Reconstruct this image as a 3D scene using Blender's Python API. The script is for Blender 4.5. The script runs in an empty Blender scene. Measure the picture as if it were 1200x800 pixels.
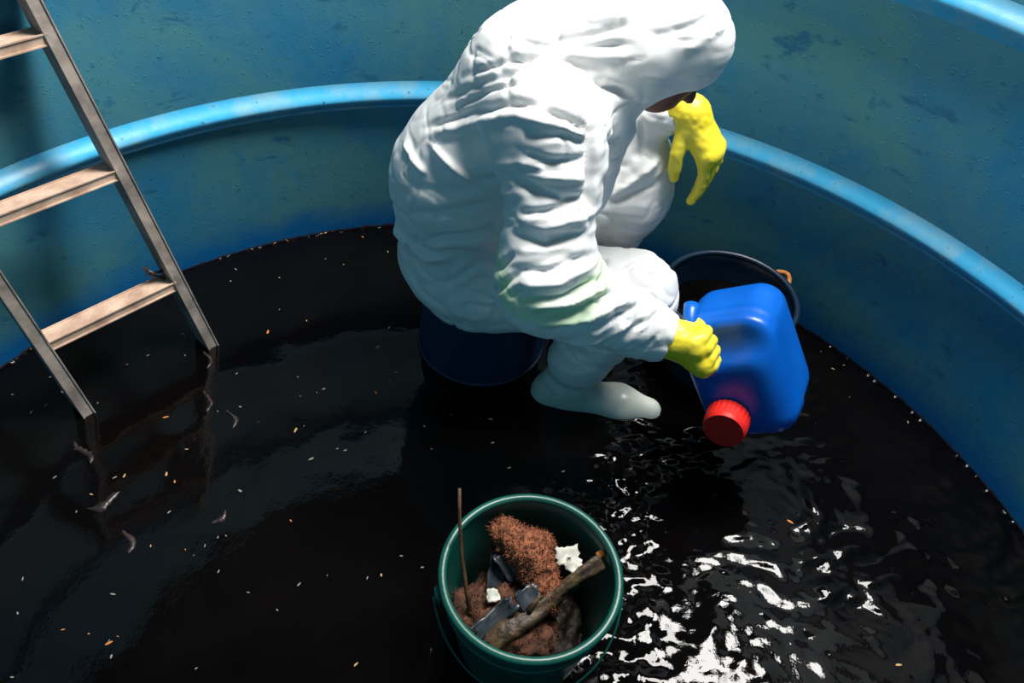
import bpy, bmesh, math, random
import numpy as np
from mathutils import Vector, Matrix, Euler

# ------------------------------------------------------------------ camera, world, lights
scene = bpy.context.scene
COL = scene.collection
random.seed(7)
RNG = np.random.default_rng(7)

cd = bpy.data.cameras.new('camera')
cam = bpy.data.objects.new('camera', cd)
COL.objects.link(cam)
cd.sensor_width = 36.0
cd.lens = 36.0 * 950 / 1200
cd.clip_start = 0.02
_rt = Vector((0.99740909, 0.00890592, 0.07138479))
_up = Vector((-0.0558889, 0.72070935, 0.6909808))
_fw = Vector((0.04529387, 0.69318015, -0.7193398))
m3 = Matrix((_rt, _up, -_fw)).transposed()
cam.matrix_world = Matrix.Translation((0.0, -0.67379, 1.54235)) @ m3.to_4x4()
scene.camera = cam

world = bpy.data.worlds.new('world')
scene.world = world
world.use_nodes = True
bg = world.node_tree.nodes['Background']
bg.inputs[0].default_value = (0.50, 0.62, 0.68, 1)
bg.inputs[1].default_value = 0.08


def area_light(name, loc, target, sx, sy, power, col):
    d = bpy.data.lights.new(name, 'AREA')
    d.shape = 'RECTANGLE'
    d.size, d.size_y, d.energy, d.color = sx, sy, power, col
    o = bpy.data.objects.new(name, d)
    COL.objects.link(o)
    o.location = loc
    o.rotation_euler = (Vector(target) - Vector(loc)).to_track_quat('-Z', 'Y').to_euler()
    return o


# the open hatch above the tank
area_light('hatch_light', (0.66, 1.12, 3.30), (0.25, 0.6, 0.0), 1.3, 0.9, 170, (1.0, 0.97, 0.93))
# second, smaller lamp, added further right for glints on the sludge
area_light('side_glint_light', (1.60, 1.20, 3.20), (0.0, 0.4, 0.0), 0.60, 0.42, 42, (1.0, 0.98, 0.95))

vs = scene.view_settings
vs.view_transform = 'Standard'
vs.look = 'None'
vs.gamma = 1.0
vs.exposure = 0.0
vs.use_curve_mapping = False


# ------------------------------------------------------------------ helpers
def link(o, parent=None):
    COL.objects.link(o)
    if parent is not None:
        o.parent = parent
    return o


def mesh_obj(name, verts, faces, mat, parent=None, smooth=True):
    me = bpy.data.meshes.new(name)
    me.from_pydata([tuple(map(float, v)) for v in verts], [], [tuple(map(int, f)) for f in faces])
    me.validate()
    if smooth:
        me.polygons.foreach_set('use_smooth', [True] * len(me.polygons))
    me.materials.append(mat)
    me.update()
    return link(bpy.data.objects.new(name, me), parent)


def bm_obj(name, bm, mat, parent=None, smooth=False):
    me = bpy.data.meshes.new(name)
    bmesh.ops.recalc_face_normals(bm, faces=bm.faces)
    bm.to_mesh(me)
    bm.free()
    if smooth:
        me.polygons.foreach_set('use_smooth', [True] * len(me.polygons))
    me.materials.append(mat)
    return link(bpy.data.objects.new(name, me), parent)


def empty(name, loc=(0, 0, 0), rot=None):
    o = bpy.data.objects.new(name, None)
    COL.objects.link(o)
    o.empty_display_size = 0.05
    o.location = loc
    if rot is not None:
        o.rotation_euler = rot
    return o


def tag(o, label=None, cat=None, group=None, kind=None):
    if label:
        o['label'] = label
    if cat:
        o['category'] = cat
    if group:
        o['group'] = group
    if kind:
        o['kind'] = kind
    return o


def lathe(profile, n=64, closed=False, a0=0.0, a1=2 * math.pi):
    """profile: list of (r, z); returns verts, faces"""
    full = abs((a1 - a0) - 2 * math.pi) < 1e-6
    V, F = [], []
    m = len(profile)
    cnt = n if full else n + 1
    for i in range(cnt):
        a = a0 + (a1 - a0) * i / n
        c, s = math.cos(a), math.sin(a)
        for r, z in profile:
            V.append((r * c, r * s, z))
    for i in range(n):
        j = (i + 1) % cnt
        for k in range(m - 1 + (1 if closed else 0)):
            k2 = (k + 1) % m
            F.append((i * m + k, j * m + k, j * m + k2, i * m + k2))
    return V, F


def tube(pts, rad, n=8, caps=True):
    pts = [Vector(p) for p in pts]
    if not hasattr(rad, '__len__'):
        rad = [rad] * len(pts)
    V, F = [], []
    t0 = (pts[1] - pts[0]).normalized()
    ref = Vector((0, 0, 1)) if abs(t0.z) < 0.9 else Vector((1, 0, 0))
    u = t0.cross(ref).normalized()
    for i, p in enumerate(pts):
        if i == 0:
            t = pts[1] - pts[0]
        elif i == len(pts) - 1:
            t = pts[-1] - pts[-2]
        else:
            t = pts[i + 1] - pts[i - 1]
        t.normalize()
        u = (u - t * u.dot(t)).normalized()
        w = t.cross(u)
        for k in range(n):
            a = 2 * math.pi * k / n
            V.append(p + (u * math.cos(a) + w * math.sin(a)) * rad[i])
    for i in range(len(pts) - 1):
        for k in range(n):
            k2 = (k + 1) % n
            F.append((i * n + k, i * n + k2, (i + 1) * n + k2, (i + 1) * n + k))
    if caps:
        F.append(tuple(range(n - 1, -1, -1)))
        b = (len(pts) - 1) * n
        F.append(tuple(range(b, b + n)))
    return V, F


def merge(*vf):
    V, F = [], []
    for v, f in vf:
        o = len(V)
        V += list(v)
        F += [tuple(i + o for i in q) for q in f]
    return V, F


# ---------------------------------------------------------------- numpy noise
_perm = RNG.random((64, 64, 64)).astype(np.float32)


def vnoise(p):
    """smooth value noise, p (N,3) -> (N,) in -1..1"""
    p = np.asarray(p, np.float32)
    i = np.floor(p).astype(np.int64)
    f = p - i
    f = f * f * f * (f * (f * 6 - 15) + 10)
    i &= 63
    j = (i + 1) & 63
    x0, y0, z0 = i.T
    x1, y1, z1 = j.T
    fx, fy, fz = f.T
    c = lambda a, b, d: _perm[a, b, d]
    r = ((c(x0, y0, z0) * (1 - fx) + c(x1, y0, z0) * fx) * (1 - fy) +
         (c(x0, y1, z0) * (1 - fx) + c(x1, y1, z0) * fx) * fy) * (1 - fz) + \
        ((c(x0, y0, z1) * (1 - fx) + c(x1, y0, z1) * fx) * (1 - fy) +
         (c(x0, y1, z1) * (1 - fx) + c(x1, y1, z1) * fx) * fy) * fz
    return r * 2 - 1


# ---------------------------------------------------------------- signed distance modelling
def s_cone(p, a, b, ra, rb, sc=None):
    a = np.array(a, np.float32)
    b = np.array(b, np.float32)
    q = p - a
    d = b - a
    if sc is not None:
        s = np.array(sc, np.float32)
        q = q / s
        d = d / s
    t = np.clip((q @ d) / (d @ d), 0, 1)
    return np.sqrt(((q - t[:, None] * d) ** 2).sum(1)) - (ra + (rb - ra) * t)


def s_ell(p, c, rad, rot=None):
    q = p - np.array(c, np.float32)
    if rot is not None:
        q = q @ np.array(rot, np.float32)          # columns = local axes
    r = np.array(rad, np.float32)
    k0 = np.sqrt(((q / r) ** 2).sum(1))
    k1 = np.sqrt(((q / (r * r)) ** 2).sum(1)) + 1e-6
    return k0 * (k0 - 1.0) / k1


def smin(a, b, k):
    h = np.maximum(k - np.abs(a - b), 0) / k
    return np.minimum(a, b) - h * h * k * 0.25


def smax(a, b, k):
    return -smin(-a, -b, k)


def surface_net(fn, lo, hi, h):
    lo = np.array(lo, float)
    hi = np.array(hi, float)
    n = np.ceil((hi - lo) / h).astype(int) + 1
    ax = [(lo[k] + h * np.arange(n[k])).astype(np.float32) for k in range(3)]
    D = np.empty(n, np.float32)
    step = max(1, int(400000 / (n[1] * n[2])))
    for i in range(0, n[0], step):
        g = np.stack(np.meshgrid(ax[0][i:i + step], ax[1], ax[2], indexing='ij'), -1)
        D[i:i + step] = fn(g.reshape(-1, 3)).reshape(g.shape[:3])
    S = D < 0
    cs = [D[a:n[0] - 1 + a, b:n[1] - 1 + b, c:n[2] - 1 + c] for a in (0, 1) for b in (0, 1) for c in (0, 1)]
    ss = [x < 0 for x in cs]
    cnt = sum(x.astype(np.int8) for x in ss)
    act = (cnt > 0) & (cnt < 8)
    idx = -np.ones(act.shape, np.int64)
    I, J, K = np.nonzero(act)
    N = len(I)
    idx[act] = np.arange(N)
    corners = [(a, b, c) for a in (0, 1) for b in (0, 1) for c in (0, 1)]
    val = np.stack([x[act] for x in cs], 1)
    acc = np.zeros((N, 3))
    num = np.zeros(N)
    for e in range(8):
        for f in range(e + 1, 8):
            if sum(abs(corners[e][k] - corners[f][k]) for k in range(3)) != 1:
                continue
            cr = (val[:, e] < 0) != (val[:, f] < 0)
            den = val[:, e] - val[:, f]
            t = np.where(cr, val[:, e] / np.where(np.abs(den) < 1e-12, 1, den), 0)
            pe = np.array(corners[e], float)
            pf = np.array(corners[f], float)
            acc += np.where(cr[:, None], pe + t[:, None] * (pf - pe), 0)
            num += cr
    V = lo + h * (np.stack([I, J, K], 1) + acc / num[:, None])
    F = []
    for axx in range(3):
        o = [(1, 2), (2, 0), (0, 1)][axx]
        sl0 = [slice(1, -1)] * 3
        sl1 = [slice(1, -1)] * 3
        sl0[axx] = slice(0, -1)
        sl1[axx] = slice(1, None)
        A = S[tuple(sl0)]
        B = S[tuple(sl1)]
        ch = np.nonzero(A != B)
        base = np.stack(ch, 1)
        off = np.array([1, 1, 1])
        off[axx] = 0
        base = base + off
        def at(d1, d2):
            q = base.copy()
            q[:, o[0]] -= d1
            q[:, o[1]] -= d2
            return idx[q[:, 0], q[:, 1], q[:, 2]]
        quad = np.stack([at(1, 1), at(0, 1), at(0, 0), at(1, 0)], 1)
        flip = ~A[ch]
        quad[flip] = quad[flip][:, ::-1]
        F.append(quad)
    F = np.concatenate(F)
    F = F[(F >= 0).all(1)]
    return V, F


def grad(fn, V, e=0.004):
    V = V.astype(np.float32)
    g = np.stack([fn(V + np.eye(3, dtype=np.float32)[k] * e) - fn(V - np.eye(3, dtype=np.float32)[k] * e) for k in range(3)], 1)
    return g / (np.linalg.norm(g, axis=1)[:, None] + 1e-9)


def np_obj(name, V, F, mat, parent=None):
    me = bpy.data.meshes.new(name)
    V = np.asarray(V, np.float32)
    F = np.asarray(F, np.int32)
    k = F.shape[1]
    me.vertices.add(len(V))
    me.vertices.foreach_set('co', V.ravel())
    me.loops.add(F.size)
    me.loops.foreach_set('vertex_index', F.ravel())
    me.polygons.add(len(F))
    me.polygons.foreach_set('loop_start', np.arange(0, F.size, k, dtype=np.int32))
    me.update(calc_edges=True)
    me.validate()
    me.polygons.foreach_set('use_smooth', np.ones(len(me.polygons), bool))
    me.materials.append(mat)
    me.update()
    return link(bpy.data.objects.new(name, me), parent)


# ---------------------------------------------------------------- materials
class NT:
    def __init__(self, name):
        self.m = bpy.data.materials.new(name)
        self.m.use_nodes = True
        self.t = self.m.node_tree
        self.b = self.t.nodes['Principled BSDF']

    def n(self, kind, **kw):
        nd = self.t.nodes.new(kind)
        for k, v in kw.items():
            if k.startswith('i_'):
                nd.inputs[k[2:].replace('_', ' ')].default_value = v
            else:
                setattr(nd, k, v)
        return nd

    def l(self, a, b):
        self.t.links.new(a, b)

    def coord(self, scale=(1, 1, 1), obj=True):
        tc = self.n('ShaderNodeTexCoord')
        mp = self.n('ShaderNodeMapping')
        mp.inputs['Scale'].default_value = scale
        self.l(tc.outputs['Object' if obj else 'Generated'], mp.inputs['Vector'])
        return mp.outputs['Vector']

    def noise(self, vec, scale, detail=4, rough=0.55, dist=0.0):
        nd = self.n('ShaderNodeTexNoise')
        nd.inputs['Scale'].default_value = scale
        nd.inputs['Detail'].default_value = detail
        nd.inputs['Roughness'].default_value = rough
        nd.inputs['Distortion'].default_value = dist
        self.l(vec, nd.inputs['Vector'])
        return nd.outputs['Fac']

    def ramp(self, fac, stops):
        r = self.n('ShaderNodeValToRGB')
        e = r.color_ramp.elements
        while len(e) < len(stops):
            e.new(0.5)
        for k, (p, c) in enumerate(stops):
            e[k].position = p
            e[k].color = c if hasattr(c, '__len__') else (c, c, c, 1)
        self.l(fac, r.inputs['Fac'])
        return r.outputs['Color']

    def mix(self, fac, a, b):
        mx = self.n('ShaderNodeMix', data_type='RGBA')
        for sock, v in ((mx.inputs[0], fac), (mx.inputs[6], a), (mx.inputs[7], b)):
            if isinstance(v, bpy.types.NodeSocket):
                self.l(v, sock)
            else:
                sock.default_value = v
        return mx.outputs[2]

    def bump(self, h, strength=0.3, dist=0.01, normal=None):
        bp = self.n('ShaderNodeBump')
        bp.inputs['Strength'].default_value = strength
        bp.inputs['Distance'].default_value = dist
        self.l(h, bp.inputs['Height'])
        if normal is not None:
            self.l(normal, bp.inputs['Normal'])
        self.l(bp.outputs['Normal'], self.b.inputs['Normal'])
        return bp.outputs['Normal']

    def set(self, **kw):
        for k, v in kw.items():
            s = self.b.inputs[k.replace('_', ' ')]
            if isinstance(v, bpy.types.NodeSocket):
                self.l(v, s)
            else:
                s.default_value = v
        return self


def rgb(r, g, b):
    f = lambda c: ((c / 255 + 0.055) / 1.055) ** 2.4 if c / 255 > 0.04045 else c / 255 / 12.92
    return (f(r), f(g), f(b), 1)


def mottled(name, ca, cb, scale=8, rough=0.5, bump=0.2, bscale=60, spec=0.5, lo=0.35, hi=0.65):
    t = NT(name)
    v = t.coord()
    f = t.noise(v, scale, 5)
    t.set(Base_Color=t.ramp(f, [(lo, ca), (hi, cb)]), Roughness=rough, Specular_IOR_Level=spec)
    t.bump(t.noise(v, bscale, 3), bump, 0.003)
    return t.m


def wall_material():
    t = NT('tank_wall_blue')
    v = t.coord()
    big = t.noise(v, 2.3, 6, 0.62, 0.4)
    film = t.ramp(big, [(0.34, 0.0), (0.58, 1.0)])
    base = t.mix(film, rgb(20, 104, 146), rgb(64, 120, 130))
    v2 = t.coord((3, 3, 6))
    st = t.ramp(t.noise(v2, 3.2, 5, 0.65, 0.3), [(0.60, 0.0), (0.68, 1.0)])
    base = t.mix(st, base, rgb(34, 94, 124))
    # dark smut specks
    sp = t.ramp(t.noise(v, 55, 2, 0.5), [(0.70, 0.0), (0.78, 0.7)])
    base = t.mix(sp, base, rgb(28, 70, 84))
    # the scum line left by the sludge: bare blue just above the surface, brown grime right at it
    tc = t.n('ShaderNodeTexCoord')
    sx = t.n('ShaderNodeSeparateXYZ')
    t.l(tc.outputs['Object'], sx.inputs[0])
    wob = t.n('ShaderNodeMath', operation='MULTIPLY_ADD')
    t.l(t.noise(v, 9, 3), wob.inputs[0])
    wob.inputs[1].default_value = 0.09
    t.l(sx.outputs['Z'], wob.inputs[2])
    bare = t.ramp(wob.outputs[0], [(0.07, 1.0), (0.15, 0.0)])
    base = t.mix(bare, base, rgb(8, 96, 154))
    wob2 = t.n('ShaderNodeMath', operation='MULTIPLY_ADD')
    t.l(t.noise(v, 60, 3), wob2.inputs[0])
    wob2.inputs[1].default_value = 0.016
    t.l(sx.outputs['Z'], wob2.inputs[2])
    grime = t.ramp(wob2.outputs[0], [(0.009, 1.0), (0.016, 0.0)])
    base = t.mix(grime, base, rgb(60, 38, 24))
    t.set(Base_Color=base, Roughness=0.6, Specular_IOR_Level=0.22)
    b = t.noise(v, 26, 4, 0.6)
    n1 = t.bump(b, 0.18, 0.004)
    dro = t.ramp(t.noise(v, 120, 1), [(0.66, 0.0), (0.74, 1.0)])
    t.bump(dro, 0.5, 0.0015, n1)
    return t.m


def rib_material():
    t = NT('tank_rib_blue')
    v = t.coord()
    f = t.noise(v, 9, 5, 0.65)
    base = t.mix(t.ramp(f, [(0.45, 0.0), (0.7, 1.0)]), rgb(70, 186, 236), rgb(140, 194, 214))
    sp = t.ramp(t.noise(v, 70, 2), [(0.68, 0.0), (0.76, 0.8)])
    base = t.mix(sp, base, rgb(40, 84, 104))
    t.set(Base_Color=base, Roughness=0.3, Specular_IOR_Level=0.5)
    t.bump(t.noise(v, 30, 4), 0.15, 0.004)
    return t.m


def liquid_material():
    t = NT('dark_sludge')
    v = t.coord()
    f = t.noise(v, 2.0, 6, 0.6, 0.5)
    t.set(Base_Color=t.ramp(f, [(0.4, (0.0014, 0.0011, 0.0012, 1)), (0.75, (0.0034, 0.0027, 0.0025, 1))]),
          Roughness=0.04, IOR=1.33, Specular_IOR_Level=0.42)
    t.bump(t.noise(v, 34, 4, 0.6), 0.10, 0.004)
    return t.m


def suit_material():
    t = NT('white_suit_fabric')
    v = t.coord()
    base = t.ramp(t.noise(v, 5, 3), [(0.3, (0.72, 0.735, 0.73, 1)), (0.7, (0.80, 0.80, 0.785, 1))])
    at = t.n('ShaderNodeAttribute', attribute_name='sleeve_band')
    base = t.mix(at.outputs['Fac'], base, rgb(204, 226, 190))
    t.set(Base_Color=base, Roughness=0.55, Specular_IOR_Level=0.35)
    v2 = t.coord((1, 1, 1.7))
    wp = t.n('ShaderNodeTexNoise', noise_type='RIDGED_MULTIFRACTAL')
    wp.inputs['Scale'].default_value = 11
    wp.inputs['Detail'].default_value = 4
    wp.inputs['Roughness'].default_value = 0.5
    wp.inputs['Distortion'].default_value = 0.6
    t.l(v2, wp.inputs['Vector'])
    n1 = t.bump(wp.outputs['Fac'], 0.5, 0.009)
    t.bump(t.noise(v, 160, 3), 0.08, 0.002, n1)
    return t.m


M = {}
M['wall'] = wall_material()
M['rib'] = rib_material()
M['liquid'] = liquid_material()
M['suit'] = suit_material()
M['floor'] = mottled('tank_floor', rgb(30, 34, 36), rgb(60, 58, 50), 6, 0.7)
M['glove'] = mottled('yellow_rubber', rgb(228, 206, 40), rgb(238, 220, 62), 9, 0.42, 0.25, 45)
M['boot'] = mottled('white_rubber', rgb(188, 198, 190), rgb(210, 216, 206), 9, 0.3, 0.1, 40)
M['skin'] = mottled('skin', rgb(92, 54, 40), rgb(112, 66, 48), 12, 0.5, 0.1, 80)
M['hair'] = mottled('dark_hair', rgb(20, 16, 14), rgb(34, 26, 22), 60, 0.6, 0.5, 120)
M['eye'] = mottled('eye', rgb(220, 216, 206), rgb(230, 226, 220), 5, 0.2, 0.0)
M['wood_rail'] = mottled('weathered_rail', rgb(108, 100, 94), rgb(160, 148, 138), 16, 0.6, 0.4, 60)
M['rung'] = mottled('worn_rung', rgb(186, 152, 130), rgb(226, 196, 172), 18, 0.65, 0.4, 70)
M['steel'] = mottled('dull_steel', rgb(90, 88, 84), rgb(130, 126, 120), 20, 0.4, 0.2)
M['steel'].node_tree.nodes['Principled BSDF'].inputs['Metallic'].default_value = 0.8
M['stool'] = mottled('dark_blue_plastic', rgb(10, 40, 66), rgb(15, 50, 78), 7, 0.45, 0.1, 50)
M['green'] = mottled('green_plastic', rgb(8, 66, 58), rgb(16, 84, 72), 7, 0.35, 0.1, 50)
M['navy'] = mottled('navy_plastic', rgb(8, 28, 48), rgb(16, 40, 60), 7, 0.35, 0.1, 50)
M['jug'] = mottled('bright_blue_plastic', rgb(0, 78, 170), rgb(4, 92, 190), 6, 0.32, 0.1, 30)
M['red'] = mottled('red_plastic', rgb(206, 28, 22), rgb(222, 40, 30), 6, 0.4, 0.05, 30)
M['rope'] = mottled('orange_rope', rgb(170, 96, 40), rgb(214, 140, 76), 60, 0.8, 0.6, 150)
M['coir'] = mottled('coir_fibre', rgb(98, 54, 34), rgb(152, 92, 60), 40, 0.9, 1.0, 140)
M['mulch'] = mottled('brown_mulch', rgb(48, 28, 19), rgb(100, 60, 38), 50, 0.9, 1.0, 120)
M['mulch_shade'] = mottled('shaded_mulch', rgb(18, 14, 12), rgb(44, 30, 22), 40, 0.6, 0.8, 90)  # mulch colour darkened to carry the shade of the deep bucket hollow
M['bark'] = mottled('wet_bark', rgb(34, 24, 18), rgb(92, 72, 46), 42, 0.55, 1.0, 90)
M['twig'] = mottled('twig_brown', rgb(56, 36, 20), rgb(92, 62, 36), 30, 0.6, 0.6, 90)
M['paper'] = mottled('white_scrap', rgb(176, 178, 168), rgb(222, 222, 212), 30, 0.7, 0.4, 80)
M['slate'] = mottled('grey_blue_scrap', rgb(30, 36, 42), rgb(56, 64, 72), 12, 0.35, 0.3, 40)
M['tan'] = mottled('tan_flake', rgb(176, 134, 84), rgb(206, 170, 116), 40, 0.7, 0.3, 90)
M['pale'] = mottled('pale_flake', rgb(122, 114, 102), rgb(170, 162, 148), 40, 0.7, 0.3, 90)
M['orange'] = mottled('orange_flake', rgb(196, 108, 40), rgb(214, 134, 64), 40, 0.6, 0.3, 90)
M['wisp_brown'] = mottled('dull_brown', rgb(34, 26, 25), rgb(64, 52, 50), 60, 0.3, 0.5, 90)
M['yellowgreen'] = mottled('pale_green_band', rgb(190, 214, 178), rgb(206, 226, 196), 8, 0.55, 0.3, 40)

# ------------------------------------------------------------------ setting
R = 1.30
FLOOR = -0.05
WALL_TOP = 1.30

V, F = lathe([(R, FLOOR), (R, WALL_TOP), (R + 0.012, WALL_TOP + 0.01), (R + 0.02, WALL_TOP), (R + 0.02, FLOOR)], 160)
o = tag(mesh_obj('wall_round', V, F, M['wall']), kind='structure')
V, F = lathe([(0.001, FLOOR), (R + 0.02, FLOOR), (R + 0.02, FLOOR - 0.03), (0.001, FLOOR - 0.03)], 96, True)
tag(mesh_obj('floor', V, F, M['floor'], smooth=False), kind='structure')


def rib(name, z):
    prof = []
    for k in range(-10, 11):
        a = k / 10
        prof.append((R + 0.002 - 0.028 * math.exp(-(a * 2.0) ** 2), z + a * 0.046))
    V, F = lathe(prof, 160)
    tag(mesh_obj(name, V, F, M['rib']), kind='structure')


rib('trim_1', 0.432)
rib('trim_2', 0.915)

# ---- sludge surface: calm on the left, churned on the right
JUGSPLASH = np.array([0.58, 0.40])


def liquid_height(x, y):
    rng = np.random.default_rng(3)
    w = 1 / (1 + np.exp(-((x - 0.12) * 0.9 - (y - 0.25) * 0.35 - 0.10) / 0.05))
    d = np.hypot(x - JUGSPLASH[0], y - JUGSPLASH[1])
    near = np.exp(-(d / 0.30) ** 2)
    env = np.clip(0.45 + 1.5 * vnoise(np.stack([x * 6.0, y * 6.0, 0 * x + 3.3], 1)), 0.38, 1.6)
    wx = x + 0.035 * vnoise(np.stack([x * 7, y * 7, 0 * x], 1))
    wy = y + 0.035 * vnoise(np.stack([x * 7, y * 7, 0 * x + 9], 1))
    h = np.zeros_like(x)
    for k in range(16):
        lam = rng.uniform(0.035, 0.12)
        a = rng.normal(math.radians(115), 0.75)
        kx, ky = math.cos(a) * 2 * math.pi / lam, math.sin(a) * 2 * math.pi / lam
        h += np.sin(kx * wx + ky * wy + rng.uniform(0, 6.3)) * lam * 0.0085
    h2 = np.zeros_like(x)
    for k in range(10):
        lam = rng.uniform(0.018, 0.034)
        a = rng.normal(math.radians(100), 0.5)
        kx, ky = math.cos(a) * 2 * math.pi / lam, math.sin(a) * 2 * math.pi / lam
        h2 += np.sin(kx * wx + ky * wy + rng.uniform(0, 6.3)) * lam * 0.012
    calm = 0.0011 * vnoise(np.stack([x * 6, y * 6, 0 * x + 5], 1)) + 0.0005 * vnoise(np.stack([x * 18, y * 18, 0 * x + 7], 1))
    return (h * env * w * (0.75 + 0.5 * near) + h2 * env * w * (0.45 + 0.5 * near)) + calm


def liquid():
    h = 0.006
    g = np.arange(-R, R + h, h)
    X, Y = np.meshgrid(g, g, indexing='ij')
    inside = np.hypot(X, Y) < R - 0.004
    idx = -np.ones(X.shape, int)
    idx[inside] = np.arange(inside.sum())
    q = np.stack([idx[:-1, :-1], idx[1:, :-1], idx[1:, 1:], idx[:-1, 1:]], -1).reshape(-1, 4)
    q = q[(q >= 0).all(1)]
    # outer ring: pull rim vertices out to the wall
    x, y = X[inside], Y[inside]
    r = np.hypot(x, y)
    rim = r > R - 0.014
    sc = np.where(rim, (R + 0.003) / np.maximum(r, 1e-6), 1)
    x, y = x * sc, y * sc
    z = liquid_height(x, y)
    ob = np_obj('sludge', np.stack([x, y, z], 1), q, M['liquid'])
    tag(ob, 'shallow black sludge water covering the tank bottom, rippled at right', 'sludge', kind='stuff')


liquid()

# ------------------------------------------------------------------ ladder
def ladder():
    P0 = Vector((-0.6811, 0.7521, 0.0))
    Q0 = Vector((-0.9043, 0.5185, 0.0))
    u = Vector((-0.25374614, 0.14928273, 0.95568173))
    across = (P0 - Q0)
    width = across.length
    ax = across.normalized()
    nrm = ax.cross(u).normalized()          # towards / away from the tank middle
    ax = u.cross(nrm) * (1 if u.cross(nrm).dot(ax) > 0 else -1)
    root = empty('ladder', tuple(P0 - u * (0.05 / u.z)))
    tag(root, 'weathered grey ladder with flat tan rungs standing in the sludge at left', 'ladder')
    inv = Matrix.Translation(-Vector(root.location))

    def beam(name, a, b, hw, hd, sx, sd, mat, parent=None, bev=0.003):
        """box from a to b, half width hw along sx, half depth hd along sd"""
        bm = bmesh.new()
        L = (b - a).length
        bmesh.ops.create_cube(bm, size=1)
        d = (b - a).normalized()
        Mx = Matrix((sx * 2 * hw, sd * 2 * hd, d * L)).transposed().to_4x4()
        Mx.translation = (a + b) / 2
        bm.transform(inv @ Mx)
        bmesh.ops.bevel(bm, geom=bm.edges[:], offset=bev, segments=2, affect='EDGES')
        return bm_obj(name, bm, mat, root if parent is None else parent)

    foot = -0.05 / u.z
    top = 1.085
    for B in (P0, Q0):
        beam('rail', B + u * foot, B + u * top, 0.014, 0.026, ax, nrm, M['wood_rail'])
    for k in range(4):
        s = 0.1917 + 0.293 * k
        A, Bq = P0 + u * s, Q0 + u * s
        # flat step, its top tilted level with the sludge
        lv = Vector((nrm.x, nrm.y, nrm.z * 0.35)).normalized()
        th = lv.cross((A - Bq).normalized()).normalized()
        st = beam('rung', Bq + ax * 0.012, A - ax * 0.012, 0.024, 0.009, lv, th, M['rung'])
    # steel hook and bolts near the lowest rung
    hk = P0 + u * 0.225 - ax * 0.016
    V, F = tube([hk + nrm * 0.0, hk - ax * 0.022 + u * 0.006, hk - ax * 0.034 + u * 0.03, hk - ax * 0.030 + u * 0.002 - nrm * 0.02,
                 hk - ax * 0.004 - u * 0.02], 0.004, 6)
    mesh_obj('hook', [inv @ Vector(v) for v in V], F, M['steel'], root)
    for B, sg in ((P0, 1), (Q0, 1)):
        for s in (0.1917, 0.4847, 0.7777, 1.0707):
            c = B + u * s + ax * 0.014 * (1 if B is P0 else -1)
            V, F = tube([c - ax * 0.002, c + ax * (0.004 if B is P0 else -0.004)], 0.006, 8)
            mesh_obj('bolt', [inv @ Vector(v) for v in V], F, M['steel'], root)


ladder()

# ------------------------------------------------------------------ buckets
def bucket(name, loc, rt, rb, h, mat, label, handle=None, rim_r=0.008, flip=False):
    root = empty(name, loc)
    tag(root, label, 'bucket')
    t = 0.004
    prof = [(0.001, 0.004), (rb - t - 0.01, 0.004), (rb - t, 0.012)]
    for k in range(1, 9):
        f = k / 8
        prof.append((rb + (rt - rb) * f - t, 0.012 + (h - 0.012) * f))
    out = [(rt, h), ]
    for k in range(7, -1, -1):
        f = k / 8
        out.append((rb + (rt - rb) * f, 0.012 + (h - 0.012) * f))
    out += [(rb - 0.010, 0.0), (0.001, 0.0)]
    V, F = lathe(prof + out, 72)
    if flip:
        V = [(x, y, h - z) for x, y, z in V]
    body = mesh_obj('body', V, F, mat, root)
    zr = 0 + (h if not flip else 0)
    pr = [(rt - 0.002 + rim_r * math.cos(a), zr + rim_r * 0.9 * math.sin(a)) for a in np.linspace(0, 2 * math.pi, 10, endpoint=False)]
    V, F = lathe(pr, 72, True)
    mesh_obj('rim', V, F, mat, root)
    # strengthening band below the rim
    zb = h * 0.80 if not flip else h * 0.20
    rbm = rb + (rt - rb) * 0.80 + 0.001
    pr = [(rbm + 0.0035 * math.cos(a), zb + 0.006 * math.sin(a)) for a in np.linspace(0, 2 * math.pi, 8, endpoint=False)]
    V, F = lathe(pr, 72, True)
    mesh_obj('band', V, F, mat, root)
    return root


def ears_and_bail(root, rt, h, ang, mat_bail, wire=0.0025, droop=-1.0, rot=0.0):
    """two ears at +-ang and a wire bail swung down along the outside"""
    ex, ey = math.cos(ang), math.sin(ang)
    pts = []
    for s in (1, -1):
        c = Vector((ex * s * (rt + 0.006), ey * s * (rt + 0.006), h - 0.030))
        bm = bmesh.new()
        bmesh.ops.create_cube(bm, size=1)
        bm.transform(Matrix.Translation(c) @ Matrix.Rotation(ang, 4, 'Z') @ Matrix.Diagonal((0.012, 0.030, 0.034, 1)))
        bmesh.ops.bevel(bm, geom=bm.edges[:], offset=0.004, segments=2, affect='EDGES')
        bm_obj('ear', bm, root.children[0].data.materials[0], root, True)
    n = 28
    for k in range(n + 1):
        a = math.pi * k / n
        side = math.sin(a)
        p = Vector((ex * math.cos(a) * (rt + 0.014), ey * math.cos(a) * (rt + 0.014), h - 0.030))
        out = Vector((ey, -ex, 0)) * (rt + 0.006)
        p += out * side + Vector((0, 0, droop * 0.085 * side))
        pts.append(p)
    V, F = tube(pts, wire, 6)
    mesh_obj('bail_handle', V, F, mat_bail, root)


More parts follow.
